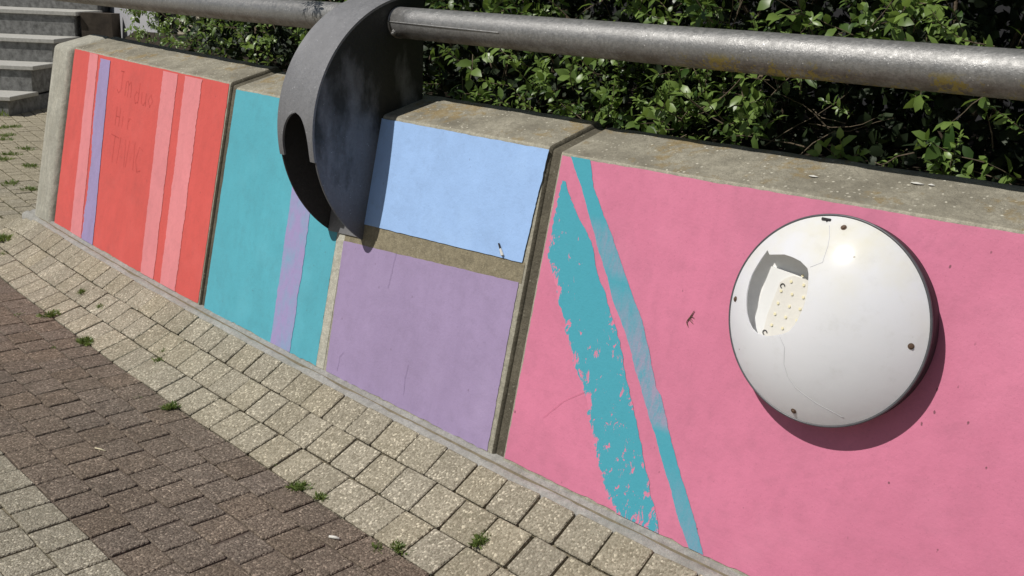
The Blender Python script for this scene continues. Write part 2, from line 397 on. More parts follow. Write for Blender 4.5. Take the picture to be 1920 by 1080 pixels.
def frame(s, pitch):
    t = Tn(s); i = In(s); y = (i * math.cos(pitch) + Vector((0, 0, math.sin(pitch)))).normalized()
    return Matrix((t, y, t.cross(y))).transposed().to_4x4()
def lay(parent, key, spots, limit=290):
    """spots: (s, off, z, pitch, scale). nearest ones are objects, the rest one joined mesh"""
    spots = sorted(spots, key=lambda q: (W(q[0], q[1], q[2]) - cam_loc).length)
    far = []
    for i, (s, off, z, pitch, sx, sy) in enumerate(spots):
        rr = R_; mw = Matrix.Translation(W(s, off, z + rr.gauss(0, .0008))) @ frame(s, pitch) @ Euler((rr.gauss(0, .007), rr.gauss(0, .007), rr.gauss(0, .009))).to_matrix().to_4x4() @ Matrix.Diagonal((sx, sy, 1, 1))
        me = rr.choice(PM[key])
        if i < limit:
            o = bpy.data.objects.new('paver', me); col.objects.link(o); o.parent = parent; o.matrix_world = mw
        else: far.append((me, mw))
    if far:
        vs, fs = [], []
        for me, mw in far:
            b = len(vs); vs += [mw @ v.co for v in me.vertices]; fs += [tuple(b + k for k in p.vertices) for p in me.polygons]
        o = obj('pavers_beyond', vs, fs, M[key], parent); o['kind'] = 'stuff'
def courses(o_start, n, s0, s1, zf=lambda s: -G, phase=0.0, skip=None):
    out = []
    for j in range(n):
        off = o_start - (j + .5) * CL; s = s0 + (0 if j % 2 else .05) + R_.uniform(-.008, .008) + phase
        while s < s1:
            w = CW * R_.uniform(.985, 1.02)
            if not skip or not skip(s, off): out.append((s + w / 2, off, zf(s), 0.0, w / CW * (R_.choice([1, 1, 1, 1, 1, 1, 1, .975, .94])), 1.0))
            s += w
    return out
# banked border next to the wall
bd = sheet('border_paving', -4.2, 2.0, lambda s: [(bank(u, s)[0], bank(u, s)[1] - .013) for u in (1.02, .83, .66, .5, .33, .16, -.1)][::1], M['bed'])
UU = [0, .2965, .6287, 1.0]; sp = []
for j in range(3):
    s = -4.1 + (.05 if j % 2 else 0)
    while s < 1.7:
        w = CW * R_.uniform(.97, 1.04)
        (oa, za), (ob, zb) = bank(UU[j], s), bank(UU[j + 1], s)
        L = math.hypot(oa - ob, za - zb); sp.append((s + w / 2, (oa + ob) / 2, (za + zb) / 2, math.atan2(za - zb, oa - ob), w / CW * R_.choice([1, 1, 1, 1, .988, .972, .95]), L / CL)); s += w
lay(bd, 'beige', sp)
bb = sheet('brown_paving', -6.5, 2.2, lambda s: [(-W2, -G - .0050), (-W1 - .003, -G - .0050)], M['bedbr'])
lay(bb, 'brown', courses(-W1, 5, -6.4, 2.0))
ob_ = sheet('outer_paving', -6.5, 2.2, lambda s: [(-W2 - 1.99, -G - .0055), (-W2 - .003, -G - .0055)], M['bed'])
lay(ob_, 'beige', courses(-W2, 22, -6.4, 2.0, phase=.02))
pz = sheet('plaza_paving', -9.6, -3.42, lambda s: [(-W1 + .004, -G - .0060), (2.6, -G - .0060)], M['bedpz'])
def _sk(s, off): return s > -4.13 and off < .0 or (s > -3.62 and off > -.08 and off < .46) or s > -3.5
lay(pz, 'beige', [q[:4] + (q[4] * .95, .94) for q in courses(-W1 + 32 * CL, 32, -9.5, -3.4, skip=_sk)])

# ------------------------------------------------------------------ mortar strip at the wall foot
def mort():
    vs, fs = [], []; n = 240; prof = [(.010, .004), (-.004, .004), (-.014, -.002), (-.026, .0015), (-.038, -.002), (-.0475, -.008), (-.050, -.03)]
    for i in range(n + 1):
        s = -3.47 + 5.2 * i / n
        for j, (o_, z_) in enumerate(prof):
            q = noise.noise(Vector((s * 9, j * 1.7, 0))) ; q2 = noise.noise(Vector((s * 40, j * 3.1, 5)))
            vs.append(W(s, o_ + q * .004 * (0 < j), z_ + q * .003 + q2 * .0016))
    m = len(prof)
    for i in range(n):
        for j in range(m - 1): fs.append((i * m + j, i * m + j + 1, (i + 1) * m + j + 1, (i + 1) * m + j))
    return obj('mortar_strip', vs, fs, M['mortar'], smooth=True)
tag(mort(), kind='structure')

# ------------------------------------------------------------------ the wall
wall = empty('retaining_wall', W(-1.5, .1, 0))
tag(wall, 'low leaning concrete wall painted in coloured panels under the steel pipe rail', 'wall')
wall_inv = wall.matrix_world.inverted()
def wpart(name, vs, fs, mats, **k):
    o = obj(name, vs, fs, mats, **k); o.parent = wall; o.matrix_parent_inverse = Matrix.Translation(-W(-1.5, .1, 0)); return o
def inset_poly(P, a):
    n = len(P); out = []
    for i in range(n):
        p0, p1, p2 = P[i - 1], P[i], P[(i + 1) % n]
        d1 = (p1 - p0).normalized(); d2 = (p2 - p1).normalized()
        n1 = Vector((-d1.y, d1.x)); n2 = Vector((-d2.y, d2.x))      # inward for ccw
        k = 1 + n1.dot(n2); out.append(p1 + (n1 + n2) * (a / max(k, .2)))
    return out
def round_poly(P, r, seg=4):
    out = []; n = len(P)
    for i in range(n):
        p0, p1, p2 = P[i - 1], P[i], P[(i + 1) % n]; ri = r[i]
        a = (p0 - p1).normalized(); b = (p2 - p1).normalized(); ang = math.acos(max(-1, min(1, a.dot(b)))) / 2
        t = ri / math.tan(ang)
        A = p1 + a * t; B = p1 + b * t
        for k in range(seg + 1):
            u = k / seg; out.append(A.lerp(p1, u).lerp(p1.lerp(B, u), u))
    return out
def slab(name, s0, s1, push=0.0, recess=0.0, rr=.014, mats=None, r_end=.014, rough=.0038, back=.324, ds=.025, parent=None, base_off=0.0):
    xs = []
    if r_end > 0:
        for q in (0, .12, .35, .65, 1.0): xs.append(r_end * q)
    else: xs.append(0)
    L = s1 - s0; k = max(1, int((L - 2 * r_end) / ds)); x_all = xs[:-1] + [r_end + (L - 2 * r_end) * i / k for i in range(k + 1)] + [L - x for x in xs[:-1]][::-1]
    if r_end == 0: x_all = [L * i / k for i in range(k + 1)]
    vs, fs, ix = [], [], []; m = None
    for x in x_all:
        s = s0 + x; e = min(x, L - x); a = recess + (r_end - math.sqrt(max(0, r_end ** 2 - (r_end - e) ** 2)) if e < r_end else 0)
        h = hh(s); zb = h + .049
        # ccw in the (off, z) plane with inward normals to the left: go foot -> back -> top -> front
        P = [Vector((-.20 * D / h + base_off, -.20)), Vector((back, -.20)), Vector((back, zb)), Vector((D, h))]
        P = [p + Vector((push, 0)) for p in P]
        Q = round_poly(inset_poly(P, a), [.002, .002, max(.022 - a * .5, .004), max(rr - a * .5, .003)]); m = len(Q)
        for j, q in enumerate(Q):
            p = W(s, q.x, q.y); wgt = 0
            if 10 <= j <= 16: wgt = 1
            if j >= 17: wgt = .25
            if wgt:
                d_ = noise.noise(p * 14) * .6 + noise.noise(p * 55) * .5; p = p + (Vector((0, 0, 1)) - In(s) * (.6 if j >= 13 or j < 2 else -.3)).normalized() * d_ * rough * wgt
            vs.append(p)
    nx = len(x_all)
    for i in range(nx - 1):
        for j in range(m):
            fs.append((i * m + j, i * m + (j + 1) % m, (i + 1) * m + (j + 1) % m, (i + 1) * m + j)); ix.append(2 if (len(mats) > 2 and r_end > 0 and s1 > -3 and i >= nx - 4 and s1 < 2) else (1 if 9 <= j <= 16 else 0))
    fs.append(tuple(range(m))[::-1]); ix.append(0); fs.append(tuple(range((nx - 1) * m, nx * m))); ix.append(len(mats) - 1 if len(mats) > 2 else 0)
    o = wpart(name, vs, fs, mats, idx=ix)
    o.data.polygons.foreach_set('use_smooth', [True] * (len(fs) - 2) + [False] * 2)
    return o
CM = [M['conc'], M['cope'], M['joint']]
p0 = slab('end_post', -3.41, -3.192, push=-.018, rr=.03, mats=[M['post'], M['post']], r_end=.03); p0['label'] = 'pale streaked concrete end post'
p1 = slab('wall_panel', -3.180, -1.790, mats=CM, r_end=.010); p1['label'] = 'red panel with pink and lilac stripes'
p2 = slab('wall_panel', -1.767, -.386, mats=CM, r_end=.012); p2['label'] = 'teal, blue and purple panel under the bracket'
p3 = slab('wall_panel', -.359, 2.6, mats=CM, rr=.012, r_end=.006); p3['label'] = 'pink panel that carries the lamp'
for a, b in ((-3.2, -3.172), (-1.792, -1.765), (-.388, -.356)):
    slab('joint_filler', a, b, recess=.008, mats=[M['joint'], M['joint']], r_end=0, rough=.006, ds=.006)

def lerp_tab(tab):
    def f(x):
        if x <= tab[0][0]: return tab[0][1]
        for (a, p), (b, q) in zip(tab, tab[1:]):
            if x <= b: return p + (q - p) * (x - a) / (b - a)
        return tab[-1][1]
    return f
def wob(seed, a1=.002, f1=14, a2=.0008, f2=90):
    return lambda x: noise.noise(Vector((x * f1, seed * 7.3, .1))) * a1 * 1.5 + noise.noise(Vector((x * 41, seed * 5.1, 2.2))) * a1 * .8 + noise.noise(Vector((x * f2, seed * 3.7, 4.2))) * a2 * 2.2
def paint(name, parent, mat, left, right, bot, top, e, nu, nv, wl=None, wr=None, wb=None, wt=None, label=None):
    """left/right give s as a function of height t, bot/top give t as a function of s"""
    z = lambda x: 0.0
    wl, wr, wb, wt = wl or z, wr or z, wb or z, wt or z
    vs, fs, uv = [], [], []
    for j in range(nv + 1):
        v = j / nv
        for i in range(nu + 1):
            u = i / nu; tt = v
            for _ in range(2):
                lo, hi = left(tt), right(tt); s = lo + (hi - lo) * u
                tb, tp = bot(s) + wb(s), top(s) + wt(s); tt = tb + (tp - tb) * v
            s = (left(tt) + wl(tt)) * (1 - u) + (right(tt) + wr(tt)) * u
            vs.append(F(s, tt, e)); uv.append((u, v))
    for j in range(nv):
        for i in range(nu): a = j * (nu + 1) + i; fs.append((a, a + 1, a + nu + 2, a + nu + 1))
    o = obj(name, vs, fs, mat, smooth=True, uv=uv); o.parent = parent
    if label: o['label'] = label
    return o
C_ = lambda v: (lambda x: v)
# red panel
fb = lambda s: .008; ft = C_(.992)
paint('paint_field', p1, M['red'], C_(-3.1745), C_(-1.801), fb, ft, .0012, 60, 60, wob(1, .001), wob(2, .0012), wob(3, .003, 8, .002, 60), wob(4, .0012, 9, .0008), label='red')
paint('paint_stripe', p1, M['pinks'], lerp_tab([(0, -2.970), (1, -2.996)]), lerp_tab([(0, -2.846), (1, -2.902)]), fb, C_(.99), .0024, 4, 150, wob(5, .0026, 10, .0015), wob(6, .0026, 10, .0015), label='light pink, nearest the end post')
paint('paint_stripe', p1, M['lilac'], lerp_tab([(0, -2.836), (.45, -2.838), (.62, -2.862), (1, -2.872)]), lerp_tab([(0, -2.713), (1, -2.770)]), fb, C_(.975), .0030, 4, 150, wob(7, .006, 9, .003, 70), wob(8, .002), label='lilac')
paint('paint_stripe', p1, M['pinks'], lerp_tab([(0, -2.250), (1, -2.285)]), lerp_tab([(0, -2.142), (1, -2.166)]), fb, C_(.985), .0024, 4, 150, wob(9, .0026, 9, .0015), wob(10, .0026, 10, .0012), label='light pink, left of the pair')
paint('paint_stripe', p1, M['pinks'], lerp_tab([(0, -2.086), (1, -2.108)]), lerp_tab([(0, -1.968), (1, -1.985)]), fb, C_(.985), .0024, 4, 150, wob(11, .003, 9, .0015), wob(12, .003, 8, .002), label='light pink, right of the pair')
# middle panel
paint('paint_field', p2, M['teal'], C_(-1.757), C_(-1.104), fb, C_(.99), .0012, 40, 60, wob(13, .001), wob(14, .001), wob(15, .003, 8, .002, 60), wob(16, .0012, 9), label='teal')
paint('paint_stripe', p2, M['liltl'], lerp_tab([(0, -1.342), (1, -1.362)]), lerp_tab([(0, -1.237), (1, -1.248)]), fb, C_(.93), .0022, 6, 120, wob(17, .003, 8, .001), wob(18, .003, 8, .001), label='thin lilac on teal')
paint('bare_strip', p2, M['pale'], C_(-1.104), C_(-1.068), fb, C_(.985), .0009, 3, 60, label='unpainted pale upright strip')
paint('paint_field', p2, M['purp'], lerp_tab([(0, -1.055), (.5, -1.070)]), C_(-.408), fb, lerp_tab([(-1.07, .512), (-.408, .566)]), .0012, 40, 40, wob(19, .001), wob(20, .001), wob(21, .003, 8, .002, 60), wob(22, .001), label='purple')
paint('bare_band', p2, M['band'], C_(-1.068), C_(-.400), lerp_tab([(-1.07, .510), (-.408, .564)]), lerp_tab([(-1.07, .595), (-.4, .631)]), .0007, 40, 6, label='unpainted brownish level band')
paint('paint_field', p2, M['blue'], C_(-1.068), lerp_tab([(.6, -.409), (1, -.390)]), lerp_tab([(-1.07, .593), (-.4, .629)]), C_(.988), .0030, 40, 40, wob(23, .001), wob(24, .001), wob(25, .0006), wob(26, .0012, 9, .001), label='sky blue')
# pink panel
paint('paint_field', p3, M['pink'], C_(-.3515), C_(2.55), lambda s: .012, C_(.990), .0012, 200, 60, wob(27, .0008), None, wob(28, .003, 8, .002, 60), wob(29, .0014, 9, .0008), label='pink')
wl = lerp_tab([(0, -.017), (.03, -.045), (.086, -.073), (.151, -.105), (.22, -.132), (.30, -.158), (.358, -.191), (.427, -.227), (.5, -.255), (.569, -.291), (.615, -.304), (.672, -.337), (.74, -.340), (.85, -.340), (.92, -.338)])
wr = lerp_tab([(0, .085), (.044, .073), (.102, .048), (.167, .023), (.247, -.007), (.314, -.033), (.408, -.070), (.518, -.114), (.60, -.154), (.68, -.198), (.753, -.225), (.82, -.275), (.90, -.324), (.92, -.332)])
paint('paint_stripe', p3, M['wide'], wl, wr, lambda s: .010, C_(.915), .0022, 24, 260, wob(30, .004, 22, .003, 80), wob(31, .003, 20, .0012, 70), label='wide dry-brushed teal stroke')
tl = lerp_tab([(0, .160), (.065, .123), (.202, .060), (.367, -.019), (.539, -.101), (.604, -.140), (.792, -.228), (.914, -.285), (1, -.331)])
tr = lerp_tab([(0, .191), (.084, .157), (.216, .092), (.30, .056), (.385, .021), (.40, .008), (.556, -.050), (.661, -.109), (.783, -.173), (.915, -.248), (1, -.276)])
paint('paint_stripe', p3, M['thin'], tl, tr, lambda s: .010, C_(.992), .0022, 10, 260, wob(32, .002, 16, .0007), wob(33, .0016, 16, .0006), label='thin straight teal stroke')
# faint pencil scribble on the red
def stroke(pts, w=.0022):
    vs, fs = [], []
    P = [F(s, t, .0030) for s, t in pts]
    for i, p in enumerate(P):
        d_ = (P[min(i + 1, len(P) - 1)] - P[max(i - 1, 0)]).normalized(); n_ = d_.cross(Vector((0, -1, .2))).normalized() * w / 2
        vs += [p - n_, p + n_]
    for i in range(len(P) - 1): fs.append((2 * i, 2 * i + 1, 2 * i + 3, 2 * i + 2))
    return vs, fs
def glyph(px, py, sc_, pl):   # px,py in panel metres, letters drawn upright
    return [[(px + x * sc_, (py + y * sc_) / .72) for x, y in q] for q in pl]
LT = {'I': [[(.1, 1), (.5, 1)], [(.35, 1), (.35, .2), (.1, .05), (-.1, .2)]], 'm': [[(0, 0), (0, .6), (.2, .65), (.3, .5), (.3, 0)], [(.3, .5), (.5, .65), (.6, .5), (.65, 0)]],
      'd': [[(.5, 1), (.5, 0)], [(.5, .1), (.2, 0), (0, .3), (.2, .55), (.5, .5)]], 'u': [[(0, .6), (.05, .1), (.3, 0), (.5, .2), (.5, .6)], [(.5, .2), (.6, 0)]], 'o': [[(.2, 0), (0, .3), (.2, .6), (.45, .3), (.2, 0)]],
      'H': [[(0, 0), (0, 1)], [(.5, 0), (.5, 1)], [(0, .5), (.5, .5)]], 'i': [[(.1, .6), (.1, 0)], [(.1, .8), (.12, .85)]], 'r': [[(0, .6), (0, 0)], [(0, .4), (.2, .6), (.35, .55)]],
      'T': [[(0, 1), (.8, .95)], [(.4, 1), (.4, 0)]], 'M': [[(0, 0), (.1, 1), (.35, .3), (.6, 1), (.7, 0)]], 'c': [[(.5, .8), (.2, .9), (0, .4), (.2, 0), (.5, .1)]], 'e': [[(0, .3), (.4, .35), (.3, .6), (0, .4), (.1, 0), (.4, .1)]]}
sv = []
for word, x0, y0, size in (('Im', -2.66, .59, .085), ('duo', -2.50, .575, .075), ('Hir', -2.645, .475, .07), ('TMMc', -2.67, .34, .10)):
    x = x0
    for ch_ in word:
        for q in glyph(x, y0, size, LT[ch_]): sv.append(stroke(q, .0017))
        x += size * .85
vs, fs = join(sv); o = obj('pencil_writing', vs, fs, M['pencil']); o.parent = p1

def crack(pts, parent, mat, w=.0008):
    P = []
    for (a, b), (c, d_) in zip(pts, pts[1:]):
        for k in range(6): P.append((a + (c - a) * k / 6 + R_.gauss(0, .0008), b + (d_ - b) * k / 6))
    v_, f_ = stroke(P + [pts[-1]], w); o = obj('hairline_crack', v_, f_, mat); o.parent = parent
M['crackp'] = m_simple('dirty_crack_purple', (.28, .21, .36), .9, 90, .5, .0003); M['crackk'] = m_simple('dirty_crack_pink', (.58, .17, .27), .9, 90, .5, .0003)
crack([(-.842, .535), (-.847, .46), (-.852, .40)], p2, M['crackp']); crack([(-.722, .06), (-.727, .12), (-.724, .17)], p2, M['crackp'])
crack([(-1.005, .03), (-1.002, .085), (-.988, .11)], p2, M['crackp'])
crack([(-.262, .19), (-.215, .265), (-.165, .315)], p3, M['crackk'], .0006)
# ------------------------------------------------------------------ pipe rail and its bracket
HP, DP, RP = .9370, .1954, .0390
SR, SL = -.9907, -1.1507                   # outer faces of the bracket's side plates
def rail(name, s0, s1, label):
    e_ = empty(name, W(s0, DP, HP)); tag(e_, label, 'pipe rail')
    inv = Matrix.Translation(-W(s0, DP, HP)); n = max(2, int(abs(s1 - s0) / .08))
    vs, fs = tube([W(s0 + (s1 - s0) * i / n, DP, HP) for i in range(n + 1)], RP, 40)
    o = obj('tube', vs, fs, M['pipe'], smooth=True); o.parent = e_; o.matrix_parent_inverse = inv
    o.data.polygons[-1].use_smooth = False; o.data.polygons[-2].use_smooth = False
    return e_, inv
def on_pipe(s, ang, dr=0): return W(s, DP - (RP + dr) * math.cos(ang), HP + (RP + dr) * math.sin(ang))
rr_, rinv = rail('pipe_rail', SR + .001, 3.2, 'thick grey steel pipe with yellow lichen running right from the bracket over the pink panel')
q = tube([on_pipe(SR + .002 + .41 * i / 40, .06 - .1 * (i / 40), -.0002 + .0012 * math.sin(math.pi * min(1, i / 36))) for i in range(41)], .0019, 6); o = obj('weld_seam', *q, M['pipe'], smooth=True); o.parent = rr_; o.matrix_parent_inverse = rinv
bp_ = on_pipe(SR + .020, -.62, 0); nrm = (bp_ - W(SR + .020, DP, HP)).normalized()
q = join([tube([bp_, bp_ + nrm * .004], .0075, 12), tube([bp_ + nrm * .004, bp_ + nrm * .009, bp_ + nrm * .011], [.005, .0045, .002], 10)]); o = obj('bolt', *q, M['pipe']); o.parent = rr_; o.matrix_parent_inverse = rinv
q = tube([W(SR + .001, DP, HP), W(SR + .004, DP, HP), W(SR + .006, DP, HP)], [RP + .0015, RP + .0015, RP], 40); o = obj('end_collar', *q, M['pipe'], smooth=True); o.parent = rr_; o.matrix_parent_inverse = rinv
rl_, linv = rail('pipe_rail', SL - .001, -6.9, 'thick grey steel pipe running left from the bracket over the red panel')

OC, ZC, RB = .2766, .660, .350
br = empty('rail_bracket', W((SL + SR) / 2, .12, .5)); tag(br, 'dark grey half-round steel bracket gripping the wall and holding the pipe rail', 'bracket')
binv = Matrix.Translation(-W((SL + SR) / 2, .12, .5))
def bpart(name, q, mat, smooth=False):
    o = obj(name, q[0], q[1], mat, smooth=smooth); o.parent = br; o.matrix_parent_inverse = binv; return o
def arcpt(s, a, r=RB): return W(s, OC + r * math.cos(a), ZC + r * math.sin(a))
def half_plate(s0, s1, r):
    n = 72; A = [math.pi / 2 + math.pi * i / n for i in range(n + 1)]
    v = [arcpt(s0, a, r) for a in A] + [arcpt(s1, a, r) for a in A]; m = n + 1
    f = [tuple(range(m)), tuple(range(m, 2 * m))[::-1]]
    for i in range(n): f.append((i, m + i, m + i + 1, i + 1))
    f.append((0, n, m + n, m)); return v, f
def fixn(o):
    bm = bmesh.new(); bm.from_mesh(o.data); bmesh.ops.recalc_face_normals(bm, faces=bm.faces); bm.to_mesh(o.data); bm.free()
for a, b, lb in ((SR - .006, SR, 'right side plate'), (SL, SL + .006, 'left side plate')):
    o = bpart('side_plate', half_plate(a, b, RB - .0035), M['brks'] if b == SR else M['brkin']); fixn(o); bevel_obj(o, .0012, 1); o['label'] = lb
# curved rim with an oval notch at its lower end
def rim():
    a0, a1, an = math.radians(90), math.radians(190.5), math.radians(171.5); th = .006; n = 110; vs, fs = [], []
    hw = (SR - SL) / 2 + .0005; mid = (SR + SL) / 2
    cols = 13
    grid = []
    for i in range(n + 1):
        a = a0 + (a1 - a0) * i / n; row = []
        k = 0 if a < an else min(1, (a - an) / math.radians(15)); notch = (hw - .021) * math.sqrt(max(0, 1 - (1 - k) ** 2))
        for side in (-1, 1):
            for j in range(7):
                u = notch + (hw - notch) * (j / 6); row.append((mid + side * u, a))
        grid.append(row)
    def ad(r): 
        b = len(vs)
        for row in grid:
            for s, a in row: vs.append(arcpt(s, a, r))
        return b
    b0 = ad(RB); b1 = ad(RB - th); m = 14
    for i in range(n):
        for side in (0, 7):
            for j in range(6):
                a_ = i * m + side + j
                fs.append((b0 + a_, b0 + a_ + 1, b0 + a_ + m + 1, b0 + a_ + m)); fs.append((b1 + a_, b1 + a_ + m, b1 + a_ + m + 1, b1 + a_ + 1))
            e0 = i * m + side; e1 = e0 + 6
            fs.append((b0 + e1, b1 + e1, b1 + e1 + m, b0 + e1 + m))
            if grid[i + 1][0][0] != mid: fs.append((b0 + e0, b0 + e0 + m, b1 + e0 + m, b1 + e0))
    for side in (0, 7):
        for j in range(6):
            a_ = n * m + side + j; fs.append((b0 + a_, b0 + a_ + 1, b1 + a_ + 1, b1 + a_)); a_ = side + j; fs.append((b0 + a_, b1 + a_, b1 + a_ + 1, b0 + a_ + 1))
    return vs, fs
o = bpart('rim_plate', rim(), M['brk']); bm = bmesh.new(); bm.from_mesh(o.data); bmesh.ops.remove_doubles(bm, verts=bm.verts, dist=1e-5); bmesh.ops.recalc_face_normals(bm, faces=bm.faces); bm.to_mesh(o.data); bm.free()
for p in o.data.polygons: p.use_smooth = p.area > 0
o.data.set_sharp_from_angle(angle=math.radians(40))
c8 = [W(s, o_, z) for z in (.60, 1.004) for s, o_ in ((SL + .007, OC - .012), (SR - .007, OC - .012), (SR - .007, OC - .004), (SL + .007, OC - .004))]
vs = [F(SL + .007 + (SR - SL - .014) * i / 6, .532 + .46 * j / 6 + .012 * i / 6 * (j == 0), .005) for j in range(7) for i in range(7)]
bpart('base_plate', (vs, [(j * 7 + i, j * 7 + i + 1, j * 7 + i + 8, j * 7 + i + 7) for j in range(6) for i in range(6)]), M['brk'])
bpart('back_plate', box_c(c8), M['brk'])

# ------------------------------------------------------------------ wall lamp
LS, LT_ = .3359, .7096
c0 = F(LS, LT_, .0012); hN = (In(LS) * -hh(LS) + Vector((0, 0, D))).normalized(); hT = Tn(LS); hU = hN.cross(hT).normalized()
lm = empty('wall_lamp', mw=Matrix.Translation(c0) @ Matrix((hT, hU, hN)).transposed().to_4x4())
tag(lm, 'round white bulkhead lamp with a broken diffuser on the pink panel', 'wall lamp')
E0 = .042; RL = .183
def lpart(name, q, mat, smooth=False, parent=None):
    o = obj(name, q[0], q[1], mat, parent or lm, smooth=smooth); return o
def lathe(prof, n=120, close=False):
    vs, fs = [], []; m = len(prof)
    for i in range(n):
        a = 2 * math.pi * i / n
        for r, z in prof: vs.append((r * math.cos(a), r * math.sin(a), z))
    for i in range(n):
        for j in range(m - 1 if not close else m): fs.append((i * m + j, ((i + 1) % n) * m + j, ((i + 1) % n) * m + (j + 1) % m, i * m + (j + 1) % m))
    return vs, fs
o = lpart('housing', lathe([(.160, 0), (.178, 0), (.1805, .004), (.1805, E0 - .008), (.179, E0 - .005), (.179, E0 - .002), (.168, E0 - .002), (.168, .006), (.160, .004)], close=True), M['black'], True); o.data.set_sharp_from_angle(angle=math.radians(35))
o = lpart('rim_ring', lathe([((.1818) + .0024 * math.cos(q_), E0 - .001 + .0030 * math.sin(q_)) for q_ in [2 * math.pi * k / 10 for k in range(10)]], close=True), M['rimm'], True)
# cracked ring section: a small loose sleeve
RC = .295; zc = E0 + .0600 - RC; RD = .1785
def dz(x, y): return zc + math.sqrt(max(0, RC * RC - x * x - y * y))
hole = [(-.1219, .0972), (-.1133, .0906), (-.095, .0945), (-.0808, .0974), (-.062, .0962), (-.0441, .0928), (-.0268, .0842), (-.0215, .076), (-.0181, .0658), (-.014, .050), (-.0122, .0325), (-.0128, .017), (-.016, .0029), (-.021, -.012), (-.0289, -.0253), (-.038, -.032), (-.0485, -.0367), (-.063, -.043), (-.078, -.0466), (-.0965, -.0465), (-.109, -.041), (-.1189, -.0317), (-.128, -.019), (-.1334, -.0053), (-.139, .015), (-.140, .036), (-.1385, .050), (-.1346, .0628), (-.129, .080)]
def inside(x, y, P):
    c = False; j = len(P) - 1
    for i in range(len(P)):
        (xi, yi), (xj, yj) = P[i], P[j]
        if (yi > y) != (yj > y) and x < (xj - xi) * (y - yi) / (yj - yi) + xi: c = not c
        j = i
    return c
from mathutils.geometry import delaunay_2d_cdt
pts = [(RD * math.cos(2 * math.pi * i / 120), RD * math.sin(2 * math.pi * i / 120)) for i in range(120)]
ed = [(i, (i + 1) % 120) for i in range(120)]; b = len(pts); pts += hole; ed += [(b + i, b + (i + 1) % len(hole)) for i in range(len(hole))]
for ri in range(1, 17):
    r_ = RD * ri / 17
    for k in range(max(6, ri * 6)):
        a = 2 * math.pi * (k + .5 * (ri % 2)) / max(6, ri * 6); x, y = r_ * math.cos(a), r_ * math.sin(a)
        if not inside(x, y, hole) and min((x - p[0]) ** 2 + (y - p[1]) ** 2 for p in hole) > 1.2e-5: pts.append((x, y))
v2, _, f2, *_r = delaunay_2d_cdt([Vector(p) for p in pts], ed, [], 0, 1e-7)
fs = [tuple(f) for f in f2 if not inside(sum(v2[i].x for i in f) / 3, sum(v2[i].y for i in f) / 3, hole)]
bm = bmesh.new(); V = [bm.verts.new((v.x, v.y, dz(v.x, v.y))) for v in v2]
for f in fs: bm.faces.new([V[i] for i in f])
for v in [v for v in bm.verts if not v.link_faces]: bm.verts.remove(v)
bmesh.ops.recalc_face_normals(bm, faces=bm.faces)
if sum(f.normal.z for f in bm.faces) < 0: bmesh.ops.reverse_faces(bm, faces=bm.faces)
bm.normal_update()
top = list(bm.faces); be = [e for e in bm.edges if e.is_boundary]
ret = bmesh.ops.extrude_face_region(bm, geom=top)
nv = [g_ for g_ in ret['geom'] if isinstance(g_, bmesh.types.BMVert)]
for v in nv:
    d_ = Vector((v.co.x, v.co.y, v.co.z - zc)).normalized(); v.co = v.co + d_ * .0022
bmesh.ops.recalc_face_normals(bm, faces=bm.faces)
me = bpy.data.meshes.new('diffuser'); bm.to_mesh(me); bm.free(); me.materials.append(M['dome'])
me.polygons.foreach_set('use_smooth', [True] * len(me.polygons)); me.set_sharp_from_angle(angle=math.radians(35))
dome = link(bpy.data.objects.new('diffuser', me), lm)
def on_dome(x, y, e=.0022):
    n_ = Vector((x, y, dz(x, y) - zc)).normalized(); return Vector((x, y, dz(x, y))) + n_ * e, n_
# crack line
cr = [(-.0214, .1602), (-.012, .143), (-.0071, .1268), (-.0047, .0992), (-.0268, .0842)]
cr2 = [(-.047, -.0367), (-.0326, -.055), (-.0304, -.0841), (-.021, -.104), (-.0064, -.119), (.0125, -.128), (.0325, -.136), (.058, -.143), (.0816, -.150)]
cw = NT('crack_shadow').fin((.58, .58, .60), .6)
for c_ in (cr, cr2):
    P = []
    for a_, b_ in zip(c_, c_[1:]):
        for k in range(5): P.append((a_[0] + (b_[0] - a_[0]) * k / 5, a_[1] + (b_[1] - a_[1]) * k / 5))
    lpart('crack', tube([on_dome(x, y, .0019)[0] for x, y in P], .0007, 5), cw, True, dome)
# overlapping lifted shard below the crack
sh = [(-.0304, -.0841), (-.021, -.104), (-.0064, -.119), (.0125, -.128), (.0325, -.136), (.058, -.143), (.0816, -.148), (.06, -.1595), (.03, -.168), (0, -.1705), (-.045, -.165), (-.085, -.1485), (-.10, -.125), (-.075, -.10)]
for x, y in ((.004, .1617), (.1584, -.0018), (-.0111, -.1644), (-.167, -.0025)):
    p, n_ = on_dome(x, y, .0018); s_ = lpart('screw', join([tube([p - n_ * .001, p + n_ * .0010], .0052, 12), tube([p + n_ * .001, p + n_ * .0030], [.0034, .0028], 10)]), M['rust'])
# blackened notch at the top with a loose sliver
p, n_ = on_dome(-.030, .166, .001)
lpart('burnt_notch', join([tube([p + Vector((-.010, .004, 0)), p + Vector((.006, .004, 0))], .0026, 6), tube([p + Vector((0, .002, 0)), p + Vector((.002, -.008, 0))], .0020, 6), tube([p + Vector((.001, -.011, .001)), p + Vector((.001, -.017, .001))], .0016, 6)]), M['black'])
